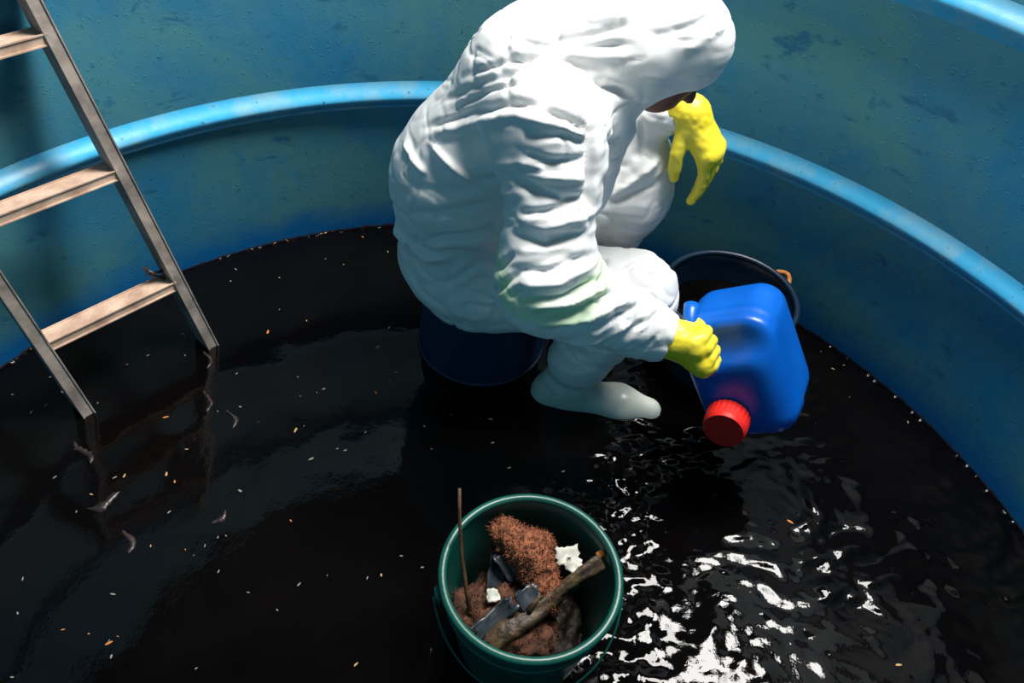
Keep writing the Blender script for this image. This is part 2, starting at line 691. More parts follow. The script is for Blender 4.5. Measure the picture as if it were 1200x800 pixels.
gb = bucket('bucket', (0.121, 0.022, FLOOR), 0.158, 0.118, 0.285, M['green'],
            'dark green plastic bucket full of debris in the foreground')
ears_and_bail(gb, 0.158, 0.285, math.radians(12), M['green'], 0.0022, -1.25)
nb = bucket('bucket', (0.622, 0.800, FLOOR), 0.166, 0.125, 0.27, M['navy'],
            'navy bucket with orange rope loop beside the knee and tank wall')
sb = bucket('bucket', (0.015, 0.815, FLOOR), 0.166, 0.148, 0.265, M['stool'],
            'dark blue upturned bucket that the worker sits on', flip=True)

# rope loop on the navy bucket
pts = []
for k in range(13):
    a = math.pi * k / 12
    th = math.radians(20 + 22 * (k / 12))
    rr = 0.170 + 0.026 * math.sin(a)
    pts.append((rr * math.cos(th), rr * math.sin(th), 0.252 + 0.012 * math.sin(a)))
V, F = tube(pts, 0.006, 8)
mesh_obj('rope_loop', V, F, M['rope'], nb)
# sludge inside the navy bucket
V, F = [], []
n = 40
for j in range(9):
    for k in range(n):
        r_, a = 0.152 * j / 8, 2 * math.pi * k / n
        x, y = r_ * math.cos(a), r_ * math.sin(a)
        V.append((x, y, 0.004 * math.sin(60 * x + 20 * y) * math.sin(45 * y) * (1 - j / 8)))
for j in range(8):
    for k in range(n):
        k2 = (k + 1) % n
        F.append((j * n + k, (j + 1) * n + k, (j + 1) * n + k2, j * n + k2))
o = mesh_obj('sludge', V, F, M['liquid'])
o.location = (0.622, 0.800, 0.140)
tag(o, 'dark sludge inside the navy bucket', 'sludge', kind='stuff')

# ------------------------------------------------------------------ debris in the green bucket
BC = Vector((0.121, 0.022, FLOOR))


def lump(name, loc, rad, mat, label, cat, rough=0.25, freq=14, rot=(0, 0, 0), h=0.006, parent=None):
    rm = np.array(Euler(rot).to_matrix())
    fn = lambda p: s_ell(p, (0, 0, 0), rad, rm)
    mx = max(rad) * 1.15 + 0.01
    V, F = surface_net(fn, (-mx,) * 3, (mx,) * 3, h)
    N = grad(fn, V)
    off = RNG.random(3) * 40
    d = vnoise(V * freq + off) + 0.6 * vnoise(V * freq * 2.3 + off) + 0.5 * vnoise(V * freq * 6 + off)
    V = V + N * (d * rough * min(rad))[:, None]
    o = np_obj(name, V, F, mat, parent)
    o.location = loc
    if label:
        tag(o, label, cat)
    return o


def fibres(V0, N0, n, length, mat, name, parent, seed):
    """short coarse fibres standing out of a lump, one joined part"""
    rng = np.random.default_rng(seed)
    idx = rng.integers(0, len(V0), n)
    V, F = [], []
    for i in idx:
        p = V0[i]
        d = N0[i] + rng.normal(size=3) * 0.8
        d /= np.linalg.norm(d)
        s = np.cross(d, rng.normal(size=3))
        s /= np.linalg.norm(s)
        L = length * rng.uniform(0.5, 1.3)
        k = len(V)
        w = 0.0011
        t2 = np.cross(d, s)
        V += [p + s * w, p - s * w * 0.5 + t2 * w, p - s * w * 0.5 - t2 * w, p + d * L + s * L * 0.2]
        F += [(k, k + 1, k + 3), (k + 1, k + 2, k + 3), (k + 2, k, k + 3)]
    o = mesh_obj(name, V, F, mat, parent, smooth=False)
    o['kind'] = 'stuff'
    return o


mul = lump('mulch', BC + Vector((-0.040, -0.028, 0.155)), (0.100, 0.090, 0.055), M['mulch'],
           'heap of brown fibrous mulch filling the left of the green bucket', 'mulch', 0.30, 22, (0, 0.1, 0.2))
mul['kind'] = 'stuff'


def keep_in(o):
    for vt in o.data.vertices:
        w = vt.co + o.location - BC
        lim = 0.118 + 0.040 * max(0.0, w.z) / 0.285 - 0.010
        r_ = math.hypot(w.x, w.y)
        if r_ > lim:
            vt.co.x += w.x * (lim / r_ - 1)
            vt.co.y += w.y * (lim / r_ - 1)
        if w.z < 0.008:
            vt.co.z += 0.008 - w.z
    o.data.update()


keep_in(mul)
me = mul.data
vv = np.array([v.co[:] for v in me.vertices])
nn = np.array([v.normal[:] for v in me.vertices])
fibres(vv, nn, 1500, 0.010, M['mulch'], 'fibres', mul, 5)
mul2 = lump('mulch', BC + Vector((0.02, 0.01, 0.070)), (0.10, 0.10, 0.04), M['mulch_shade'],
            'shade-darkened mulch at the bottom of the green bucket', 'mulch', 0.30, 20)
mul2['kind'] = 'stuff'
keep_in(mul2)

# long coir chunk leaning from the back-left rim side down to the middle
ca = BC + Vector((-0.045, 0.095, 0.255))
cb = BC + Vector((0.035, -0.005, 0.215))


def coir():
    a, b = np.array(ca), np.array(cb)
    mid = (a + b) / 2 + np.array([0.012, 0.018, 0.010])
    fn = lambda p: smin(s_cone(p, a, mid, 0.028, 0.036, (1, 1, 1)), s_cone(p, mid, b, 0.036, 0.027), 0.02)
    V, F = surface_net(fn, (-0.02, -0.06, 0.08), (0.24, 0.20, 0.28), 0.005)
    N = grad(fn, V)
    d = vnoise(V * 40) + 0.8 * vnoise(V * 110 + 5) + 0.7 * vnoise(V * 220 + 9)
    V = V + N * (d * 0.0045)[:, None]
    base = np.array(ca)
    o = np_obj('coconut_fibre', V - base, F, M['coir'])
    o.location = ca
    tag(o, 'long rust brown chunk of coconut fibre in the green bucket', 'fibre')
    fibres(V - base, N, 2600, 0.008, M['coir'], 'fibres', o, 8)


coir()


def log():
    a = BC + Vector((-0.070, -0.092, 0.195))
    b = BC + Vector((0.128, 0.040, 0.262))
    n = 26
    pts = [a.lerp(b, k / (n - 1)) + Vector((0, 0, 0.006 * math.sin(k * 0.35))) for k in range(n)]
    rad = [0.019 - 0.004 * k / (n - 1) for k in range(n)]
    V, F = tube([p - a for p in pts], rad, 18)
    V = np.array([v[:] for v in V])
    ax = np.array((b - a).normalized())
    t = V @ ax
    rv = V - t[:, None] * ax
    rl = np.linalg.norm(rv, axis=1)[:, None] + 1e-6
    dn = vnoise(np.concatenate([rv * 130, t[:, None] * 12], 1)[:, [0, 1, 3]]) * 0.0065 + vnoise(V * 130) * 0.003
    V = V + rv / rl * dn[:, None]
    o = mesh_obj('log', V, F, M['bark'])
    o.location = a
    tag(o, 'wet mossy brown stick lying across the green bucket', 'stick')
    V, F = tube([(0, 0, 0), Vector((0.012, 0.014, 0.010)), Vector((0.02, 0.02, 0.024))], [0.006, 0.005, 0.003], 8)
    br = mesh_obj('branch_stub', [Vector(v) + (b - a) * 0.35 + Vector((0, 0.0, 0.014)) for v in V], F, M['bark'], o)


log()


def twig(name, pts, r0, r1, mat, label, cat='twig'):
    pts = [Vector(p) for p in pts]
    base = pts[0].copy()
    n = len(pts)
    V, F = tube([p - base for p in pts], [r0 + (r1 - r0) * k / (n - 1) for k in range(n)], 8)
    o = mesh_obj(name, V, F, mat)
    o.location = base
    return tag(o, label, cat)


twig('twig', [BC + Vector((-0.095, -0.055, 0.17)), BC + Vector((-0.112, -0.01, 0.235)), BC + Vector((-0.124, 0.03, 0.287)),
              BC + Vector((-0.131, 0.07, 0.345)), BC + Vector((-0.134, 0.10, 0.39))], 0.0045, 0.003, M['twig'],
     'thin upright brown twig leaning out over the left rim of the green bucket')


def scrap(name, c, sx, sy, rot, mat, label, cat, seed, curl=0.4, th=0.0025):
    rng = np.random.default_rng(seed)
    n, m = 9, 7
    V = []
    jag = rng.uniform(0.75, 1.1, (2, 12))
    for i in range(n):
        for j in range(m):
            u_, v_ = i / (n - 1) * 2 - 1, j / (m - 1) * 2 - 1
            x = u_ * sx * (jag[0, j] if abs(u_) > 0.9 else 1)
            y = v_ * sy * (jag[1, i] if abs(v_) > 0.9 else 1)
            z = curl * sx * (u_ * u_ - 0.4 * v_ * u_) + rng.normal() * sx * 0.06
            V.append((x, y, z))
    F = [(i * m + j, (i + 1) * m + j, (i + 1) * m + j + 1, i * m + j + 1) for i in range(n - 1) for j in range(m - 1)]
    o = mesh_obj(name, V, F, mat)
    md = o.modifiers.new('thickness', 'SOLIDIFY')
    md.thickness = th
    o.location = c
    o.rotation_euler = rot
    return tag(o, label, cat)


scrap('leaf_bit', BC + Vector((0.131, 0.058, 0.262)), 0.008, 0.006, (0.3, -0.9, 0.4), M['orange'],
      'small orange leaf bit stuck inside the right rim of the green bucket', 'leaf', 9, 0.2, 0.0015)
scrap('paper_scrap', BC + Vector((0.070, 0.066, 0.236)), 0.024, 0.018, (0.5, 0.15, 0.3), M['paper'],
      'upper torn white scrap beside the coconut fibre in green bucket', 'scrap', 1)
scrap('paper_scrap', BC + Vector((0.086, 0.034, 0.250)), 0.022, 0.012, (0.3, 0.15, -0.35), M['paper'],
      'lower torn white scrap tucked above the mossy stick', 'scrap', 2)
scrap('paper_scrap', BC + Vector((-0.066, -0.014, 0.224)), 0.014, 0.012, (0.6, 0.5, 0.5), M['paper'],
      'small bluish white scrap on the mulch near the twig', 'scrap', 3)
scrap('plastic_scrap', BC + Vector((-0.058, 0.050, 0.214)), 0.016, 0.045, (0.5, 0.3, 0.1), M['slate'],
      'long slate grey plastic scrap left of the coconut fibre', 'scrap', 4)
scrap('plastic_scrap', BC + Vector((-0.036, 0.046, 0.232)), 0.018, 0.028, (0.4, -0.4, 0.6), M['slate'],
      'folded slate grey plastic scrap touching the coconut fibre chunk', 'scrap', 5)
scrap('plastic_scrap', BC + Vector((-0.004, -0.022, 0.240)), 0.024, 0.018, (0.5, 0.1, 0.7), M['slate'],
      'blue grey plastic scrap below the coconut fibre chunk', 'scrap', 6)
scrap('plastic_scrap', BC + Vector((-0.060, -0.055, 0.220)), 0.045, 0.015, (0.35, -0.3, 0.65), M['slate'],
      'dark plastic strip lying along the mossy stick', 'scrap', 7)

# ------------------------------------------------------------------ the worker
PLACE = (0.02, 0.80, 0.215)


def f_suit_core(p):
    # torso
    d = s_cone(p, (-0.025, 0.79, 0.335), (-0.002, 0.79, 0.52), 0.168, 0.180, (1, 0.92, 1))
    d = smin(d, s_cone(p, (-0.002, 0.79, 0.52), (0.098, 0.785, 0.715), 0.180, 0.172, (1, 1.0, 1)), 0.08)
    d = smin(d, s_cone(p, (0.095, 0.615, 0.745), (0.125, 0.965, 0.755), 0.105, 0.100), 0.06)
    d = smin(d, s_cone(p, (0.12, 0.785, 0.76), (0.24, 0.785, 0.832), 0.135, 0.105), 0.08)
    d = smin(d, s_cone(p, (0.165, 0.775, 0.70), (0.160, 0.775, 0.56), 0.122, 0.115), 0.06)
    # hood
    d = smin(d, s_cone(p, (0.26, 0.785, 0.835), (0.350, 0.785, 0.860), 0.106, 0.101, (1, 0.88, 1)), 0.05)
    # thighs, shins
    d = smin(d, s_cone(p, (0.0, 0.70, 0.320), (0.350, 0.660, 0.335), 0.125, 0.088), 0.06)
    d = smin(d, s_cone(p, (0.345, 0.655, 0.335), (0.248, 0.640, 0.132), 0.088, 0.074), 0.05)
    d = smin(d, s_cone(p, (0.0, 0.88, 0.325), (0.355, 0.945, 0.415), 0.125, 0.088), 0.05)
    d = smin(d, s_cone(p, (0.355, 0.945, 0.415), (0.362, 0.945, 0.49), 0.088, 0.078), 0.04)
    d = smin(d, s_cone(p, (0.345, 0.945, 0.40), (0.285, 0.935, 0.132), 0.09, 0.074), 0.05)
    return d


def f_suit(p):
    d = f_suit_core(p)
    # right arm
    ar = s_cone(p, (0.122, 0.575, 0.765), (0.122, 0.440, 0.545), 0.090, 0.084)
    ar = smin(ar, s_cone(p, (0.122, 0.440, 0.545), (0.350, 0.455, 0.42), 0.088, 0.060), 0.05)
    al = s_cone(p, (0.16, 0.985, 0.75), (0.26, 1.03, 0.54), 0.088, 0.075)
    al = smin(al, s_cone(p, (0.26, 1.03, 0.54), (0.395, 0.93, 0.625), 0.075, 0.045), 0.05)
    d = smin(smin(d, al, 0.05), ar, 0.014 + 0.05 * np.clip((p[:, 2] - 0.66) / 0.1, 0, 1))
    # hood opening in front of the face
    d = smax(d, -s_ell(p, (0.362, 0.760, 0.735), (0.085, 0.115, 0.060)), 0.008)
    # cuff and trouser ends
    c = s_ell(p, (0.40, 0.440, 0.408), (0.035, 0.05, 0.05))
    d = smax(d, -c, 0.008)
    return d


# folds: (polyline, depth, width); negative depth = groove, positive = ridge
FOLDS = []
FOLD_LINES = [
    ([(-0.115, 0.635, 0.471),(-0.068, 0.609, 0.503),(-0.024, 0.598, 0.521),(0.018, 0.598, 0.539),(0.053, 0.453, 0.668)], -0.014, 0.007),
    ([(-0.116, 0.639, 0.447),(-0.068, 0.611, 0.48),(-0.023, 0.599, 0.499),(0.019, 0.598, 0.516),(0.054, 0.444, 0.655)], 0.006, 0.01),
    ([(-0.199, 0.754, 0.414),(-0.151, 0.674, 0.427),(-0.108, 0.637, 0.419),(-0.048, 0.608, 0.455)], 0.014, 0.011),
    ([(-0.158, 0.669, 0.51),(-0.115, 0.632, 0.541),(-0.076, 0.614, 0.558),(-0.03, 0.606, 0.58),(0.015, 0.603, 0.598),(0.049, 0.486, 0.716)], -0.008, 0.009),
    ([(-0.072, 0.597, 0.338),(-0.032, 0.589, 0.379),(0.007, 0.596, 0.405),(0.036, 0.42, 0.597),(0.064, 0.414, 0.636)], -0.01, 0.007),
    ([(-0.02, 0.579, 0.347),(0.037, 0.393, 0.569),(0.074, 0.388, 0.62)], -0.01, 0.007),
    ([(-0.122, 0.641, 0.337),(-0.055, 0.601, 0.39),(-0.02, 0.601, 0.423),(0.014, 0.604, 0.452)], -0.008, 0.008),
    ([(0.029, 0.577, 0.346),(0.06, 0.37, 0.577),(0.08, 0.369, 0.6)], -0.008, 0.006),
    ([(-0.127, 0.729, 0.675),(-0.079, 0.701, 0.714),(-0.034, 0.666, 0.756),(0.004, 0.601, 0.805),(0.039, 0.565, 0.837),(0.095, 0.537, 0.852)], -0.012, 0.008),
    ([(-0.108, 0.701, 0.678),(-0.066, 0.679, 0.707),(-0.025, 0.643, 0.744),(0.012, 0.563, 0.804),(0.047, 0.538, 0.829),(0.079, 0.517, 0.832),(0.111, 0.506, 0.83)], 0.008, 0.009),
    ([(-0.095, 0.751, 0.724),(-0.057, 0.714, 0.765),(-0.021, 0.678, 0.805),(0.023, 0.65, 0.84),(0.067, 0.645, 0.862)], -0.007, 0.008),
    ([(-0.084, 0.716, 0.719),(-0.04, 0.682, 0.768),(0.002, 0.647, 0.816),(0.034, 0.621, 0.841),(0.064, 0.608, 0.858),(0.095, 0.612, 0.866),(0.139, 0.592, 0.864)], -0.01, 0.007),
    ([(-0.054, 0.731, 0.788),(-0.007, 0.687, 0.833),(0.037, 0.673, 0.861),(0.081, 0.663, 0.871),(0.125, 0.666, 0.875),(0.188, 0.663, 0.859)], -0.009, 0.007),
    ([(-0.107, 0.689, 0.667),(-0.062, 0.641, 0.65),(-0.008, 0.613, 0.633)], 0.013, 0.008),
    ([(-0.165, 0.75, 0.63),(-0.139, 0.688, 0.622),(-0.113, 0.656, 0.616)], 0.01, 0.007),
    ([(-0.148, 0.673, 0.582),(-0.077, 0.627, 0.6),(-0.011, 0.612, 0.622)], -0.007, 0.01),
    ([(-0.02, 0.618, 0.636),(0.028, 0.587, 0.658),(0.053, 0.488, 0.745)], -0.014, 0.008),
    ([(0.047, 0.492, 0.737),(0.084, 0.463, 0.735),(0.128, 0.45, 0.731),(0.178, 0.467, 0.722)], -0.013, 0.008),
    ([(0.044, 0.496, 0.744),(0.103, 0.466, 0.759),(0.139, 0.468, 0.759),(0.178, 0.483, 0.749)], 0.008, 0.008),
    ([(0.057, 0.458, 0.687),(0.108, 0.439, 0.709),(0.143, 0.448, 0.723),(0.18, 0.473, 0.725)], -0.012, 0.007),
    ([(0.053, 0.453, 0.668),(0.11, 0.423, 0.682),(0.147, 0.434, 0.694),(0.187, 0.462, 0.694)], 0.008, 0.008),
    ([(0.053, 0.445, 0.656),(0.112, 0.409, 0.663),(0.15, 0.421, 0.672),(0.19, 0.451, 0.666)], -0.013, 0.007),
    ([(0.061, 0.496, 0.786),(0.115, 0.477, 0.783),(0.173, 0.497, 0.784)], -0.011, 0.006),
    ([(0.054, 0.493, 0.767),(0.102, 0.473, 0.771)], 0.008, 0.007),
    ([(0.067, 0.506, 0.81),(0.119, 0.499, 0.822),(0.168, 0.504, 0.806)], -0.01, 0.006),
    ([(0.09, 0.532, 0.847),(0.133, 0.52, 0.842),(0.163, 0.515, 0.825)], -0.009, 0.006),
    ([(0.069, 0.52, 0.829),(0.118, 0.509, 0.834),(0.164, 0.508, 0.816)], 0.006, 0.006),
    ([(0.057, 0.398, 0.612),(0.115, 0.379, 0.628),(0.153, 0.395, 0.638),(0.194, 0.43, 0.633)], -0.01, 0.007),
    ([(0.067, 0.374, 0.595),(0.103, 0.365, 0.608),(0.138, 0.367, 0.612),(0.17, 0.389, 0.62),(0.206, 0.427, 0.612)], 0.008, 0.008),
    ([(0.072, 0.359, 0.574),(0.109, 0.351, 0.589),(0.148, 0.356, 0.591),(0.182, 0.379, 0.597),(0.22, 0.418, 0.588)], -0.013, 0.007),
    ([(0.087, 0.347, 0.541),(0.133, 0.343, 0.56),(0.182, 0.359, 0.558),(0.22, 0.388, 0.561),(0.262, 0.43, 0.553)], -0.013, 0.007),
    ([(0.083, 0.351, 0.563),(0.123, 0.347, 0.577),(0.164, 0.357, 0.577),(0.199, 0.381, 0.579),(0.238, 0.418, 0.568)], 0.008, 0.007),
    ([(0.126, 0.345, 0.516),(0.172, 0.353, 0.516),(0.22, 0.369, 0.509),(0.259, 0.389, 0.524),(0.302, 0.427, 0.522)], -0.013, 0.007),
    ([(0.108, 0.342, 0.535),(0.153, 0.346, 0.542),(0.201, 0.364, 0.534),(0.24, 0.389, 0.541),(0.284, 0.427, 0.536)], 0.009, 0.006),
    ([(0.24, 0.589, 0.21),(0.234, 0.381, 0.45),(0.266, 0.377, 0.472),(0.295, 0.391, 0.492),(0.329, 0.419, 0.498)], -0.011, 0.007),
    ([(0.308, 0.569, 0.201),(0.307, 0.387, 0.432),(0.343, 0.401, 0.467)], -0.01, 0.006),
    ([(0.155, 0.374, 0.467),(0.194, 0.372, 0.472),(0.234, 0.373, 0.474),(0.266, 0.381, 0.498),(0.303, 0.405, 0.506)], 0.008, 0.007),
    ([(0.107, 0.64, 0.868),(0.148, 0.604, 0.861),(0.168, 0.558, 0.848),(0.178, 0.516, 0.812),(0.179, 0.499, 0.781),(0.181, 0.485, 0.748),(0.183, 0.471, 0.719),(0.184, 0.456, 0.689)], -0.022, 0.01),
    ([(0.095, 0.6, 0.866),(0.135, 0.575, 0.864),(0.156, 0.538, 0.846),(0.165, 0.502, 0.804)], 0.01, 0.01),
    ([(0.095, 0.696, 0.889),(0.132, 0.701, 0.894),(0.169, 0.706, 0.899),(0.204, 0.708, 0.91),(0.239, 0.711, 0.921)], -0.01, 0.008),
    ([(0.035, 0.706, 0.877),(0.08, 0.689, 0.884),(0.125, 0.683, 0.885),(0.164, 0.689, 0.886),(0.203, 0.691, 0.889),(0.241, 0.689, 0.894)], -0.009, 0.007),
    ([(0.095, 0.67, 0.877),(0.133, 0.67, 0.876),(0.171, 0.675, 0.874),(0.209, 0.679, 0.874),(0.247, 0.68, 0.877)], 0.007, 0.009),
    ([(0.169, 0.751, 0.922),(0.226, 0.738, 0.938),(0.256, 0.755, 0.948)], -0.008, 0.008),
    ([(0.124, 0.738, 0.909),(0.183, 0.732, 0.919),(0.215, 0.727, 0.928),(0.248, 0.728, 0.935)], 0.006, 0.009),
    ([(0.311, 0.708, 0.912),(0.362, 0.72, 0.929),(0.406, 0.762, 0.941)], -0.007, 0.007),
    ([(0.338, 0.697, 0.885),(0.381, 0.71, 0.906),(0.418, 0.741, 0.917)], 0.005, 0.009),
    ([(0.156, 0.654, 0.864),(0.209, 0.652, 0.834),(0.263, 0.672, 0.8)], -0.018, 0.008),
    ([(0.187, 0.609, 0.839),(0.198, 0.567, 0.824),(0.214, 0.558, 0.789),(0.235, 0.652, 0.685),(0.246, 0.683, 0.616),(0.2, 0.484, 0.697)], -0.008, 0.01),
    ([(0.21, 0.476, 0.624),(0.265, 0.655, 0.429),(0.222, 0.418, 0.585)], -0.014, 0.008),
    ([(0.3, 0.625, 0.426),(0.346, 0.659, 0.436),(0.399, 0.709, 0.413)], -0.01, 0.006),
    ([(0.276, 0.446, 0.545),(0.367, 0.62, 0.426),(0.428, 0.683, 0.395)], -0.01, 0.007),
    ([(0.304, 0.84, 0.354),(0.393, 0.887, 0.288)], 0.007, 0.01),
    ([(0.293, 0.845, 0.441),(0.364, 0.856, 0.476),(0.422, 0.896, 0.504)], -0.014, 0.009),
    ([(0.302, 0.853, 0.459),(0.354, 0.867, 0.507),(0.389, 0.89, 0.54)], 0.012, 0.008),
    ([(0.32, 0.835, 0.391),(0.384, 0.85, 0.37),(0.449, 0.892, 0.368)], -0.013, 0.008),
    ([(0.337, 0.912, 0.62),(0.345, 0.903, 0.572),(0.337, 0.882, 0.53)], -0.012, 0.008),
    ([(0.224, 0.596, 0.185),(0.275, 0.573, 0.231)], -0.008, 0.007),
    ([(0.168, 0.653, 0.076),(0.229, 0.579, 0.139),(0.285, 0.569, 0.161)], -0.008, 0.007),
    ([(0.148, 0.372, 0.459),(0.246, 0.587, 0.236),(0.308, 0.569, 0.201)], 0.006, 0.008),
]
for _p, _d, _w in FOLD_LINES:
    FOLDS.append((np.array(_p, float), _d, _w))


def poly_dist(V, P):
    best = np.full(len(V), 9.0)
    tt = np.zeros(len(V))
    for k in range(len(P) - 1):
        a, b = P[k], P[k + 1]
        d = b - a
        t = np.clip(((V - a) @ d) / (d @ d), 0, 1)
        q = np.linalg.norm(V - a - t[:, None] * d, axis=1)
        m = q < best
        best[m] = q[m]
        tt[m] = (k + t[m]) / (len(P) - 1)
    return best, tt


def axis_param(V, a, b):
    a, b = np.array(a), np.array(b)
    d = b - a
    L = np.linalg.norm(d)
    d = d / L
    q = V - a
    t = q @ d
    r = np.linalg.norm(q - t[:, None] * d, axis=1)
    return t, r, L


def cross_folds(V, a, b, rad, freq, amp, seed, tilt=0.35):
    """crumpled rings across a limb between a and b"""
    t, r, L = axis_param(V, a, b)
    inside = np.clip(1 - np.abs(t / L - 0.5) * 1.7, 0, 1) * np.clip((rad - r) / (rad * 0.25), 0, 1)
    n1 = vnoise(np.stack([t * freq + tilt * freq * (V[:, 0] - V[:, 2]), V[:, 0] * 9 + seed, V[:, 1] * 9 + V[:, 2] * 4], 1))
    n2 = vnoise(np.stack([t * freq * 1.9 - tilt * freq * V[:, 1], V[:, 0] * 14 + seed * 2, V[:, 1] * 14], 1))
    w = (1 - np.abs(n1) * 2.0) * 0.7 + n2 * 0.5
    return inside * w * amp


def build_person():
    root_label = 'person in a white hooded coverall and yellow gloves, sitting hunched on upturned bucket'
    # body under the suit : head with a face, neck, trunk, limbs
    def f_body(p):
        Rh = np.array(Matrix.Rotation(math.radians(38), 3, 'Y'))       # nose points down and to +x
        C = np.array((0.335, 0.785, 0.832), np.float32)
        q = (p - C) @ Rh                                               # local: x forward, z up
        d = s_ell(q, (0, 0, 0.01), (0.085, 0.070, 0.090))
        d = smin(d, s_ell(q, (0.035, 0, -0.060), (0.046, 0.046, 0.045)), 0.04)      # jaw
        d = smin(d, s_cone(q, (0.078, 0, 0.0), (0.098, 0, -0.028), 0.008, 0.013), 0.015)   # nose
        for s in (1, -1):
            d = smax(d, -s_ell(q, (0.090, 0.030 * s, 0.004), (0.016, 0.017, 0.012)), 0.015)  # sockets
            d = smin(d, s_ell(q, (0.070, 0.030 * s, 0.003), (0.012, 0.012, 0.012)), 0.004)  # eyeballs
            d = smin(d, s_ell(q, (-0.005, 0.072 * s, -0.005), (0.016, 0.008, 0.026)), 0.008)  # ears
        d = smin(d, s_ell(q, (0.080, 0, -0.056), (0.010, 0.020, 0.005)), 0.008)            # lips
        d = smin(d, s_ell(q, (0.079, 0, -0.068), (0.010, 0.018, 0.005)), 0.006)
        d = smin(d, s_cone(p, (0.27, 0.785, 0.80), (0.14, 0.785, 0.74), 0.055, 0.065), 0.04)
        d = smin(d, s_cone(p, (0.11, 0.785, 0.70), (0.0, 0.79, 0.33), 0.12, 0.12), 0.05)
        d = smin(d, s_cone(p, (0.10, 0.63, 0.75), (0.13, 0.95, 0.75), 0.06, 0.06), 0.05)
        for a, b, ra, rb in (((0.125, 0.60, 0.76), (0.122, 0.445, 0.545), 0.052, 0.042),
                             ((0.122, 0.445, 0.545), (0.375, 0.448, 0.415), 0.042, 0.028),
                             ((0.16, 0.97, 0.75), (0.26, 1.03, 0.54), 0.052, 0.042),
                             ((0.26, 1.03, 0.54), (0.405, 0.93, 0.628), 0.042, 0.028),
                             ((0.0, 0.70, 0.325), (0.355, 0.655, 0.345), 0.085, 0.058),
                             ((0.35, 0.65, 0.335), (0.235, 0.640, 0.04), 0.058, 0.038),
                             ((0.0, 0.88, 0.325), (0.345, 0.945, 0.40), 0.085, 0.058),
                             ((0.345, 0.945, 0.40), (0.275, 0.935, 0.04), 0.058, 0.038)):
            d = smin(d, s_cone(p, a, b, ra, rb), 0.03)
        return d

    base = np.array(PLACE)
    V, F = surface_net(f_body, (-0.2, 0.38, -0.02), (0.5, 1.12, 0.99), 0.008)
    body = np_obj('person', V - base, F, M['skin'])
    body.location = PLACE
    tag(body, root_label, 'person')

    # coverall
    V, F = surface_net(f_suit, (-0.24, 0.31, -0.02), (0.56, 1.16, 1.02), 0.0052)
    N = grad(f_suit, V, 0.006)
    disp = np.zeros(len(V))
    disp += cross_folds(V, (0.125, 0.585, 0.80), (0.122, 0.445, 0.53), 0.135, 26, 0.0070, 3)
    disp += cross_folds(V, (0.10, 0.445, 0.56), (0.37, 0.450, 0.415), 0.130, 24, 0.0070, 11, 0.6)
    disp += cross_folds(V, (0.20, 0.99, 0.66), (0.40, 0.93, 0.62), 0.125, 26, 0.006, 17)
    disp += cross_folds(V, (0.36, 0.66, 0.38), (0.22, 0.60, 0.06), 0.125, 22, 0.005, 23)
    disp += cross_folds(V, (0.10, 0.9, 0.36), (0.38, 0.95, 0.42), 0.125, 20, 0.006, 29)
    # broad soft folds everywhere
    disp += 0.004 * vnoise(V * np.array([9, 9, 14.0])) + 0.002 * vnoise(V * np.array([24, 20, 30.0]) + 4)
    wv = V + 0.012 * np.stack([vnoise(V * 14 + k * 7.7) for k in range(3)], 1)
    for fr, am, wd in ((np.array([11, 11, 17.0]), 0.0050, 0.13), (np.array([19, 19, 30.0]), 0.0032, 0.16)):
        cr = np.exp(-(vnoise(wv * fr + 2.2) / wd) ** 2)
        disp -= am * cr * np.clip(0.55 + 0.9 * vnoise(V * 6 + fr[0]), 0, 1.2)
    for P, dep, wid in FOLDS:
        q, t = poly_dist(V, P)
        disp += dep * np.exp(-(q / wid) ** 2) * np.clip(np.sin(np.pi * np.clip(t, 0.03, 0.97)) * 2.2, 0, 1)
    V = V + N * disp[:, None]
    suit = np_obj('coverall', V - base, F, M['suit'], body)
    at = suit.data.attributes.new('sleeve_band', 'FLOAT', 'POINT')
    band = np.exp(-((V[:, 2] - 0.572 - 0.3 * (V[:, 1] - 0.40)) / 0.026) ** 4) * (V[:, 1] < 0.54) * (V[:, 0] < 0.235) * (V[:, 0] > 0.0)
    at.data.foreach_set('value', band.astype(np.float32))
    suit['label'] = 'crumpled white hooded protective coverall'
    return body, base


body, PB = build_person()


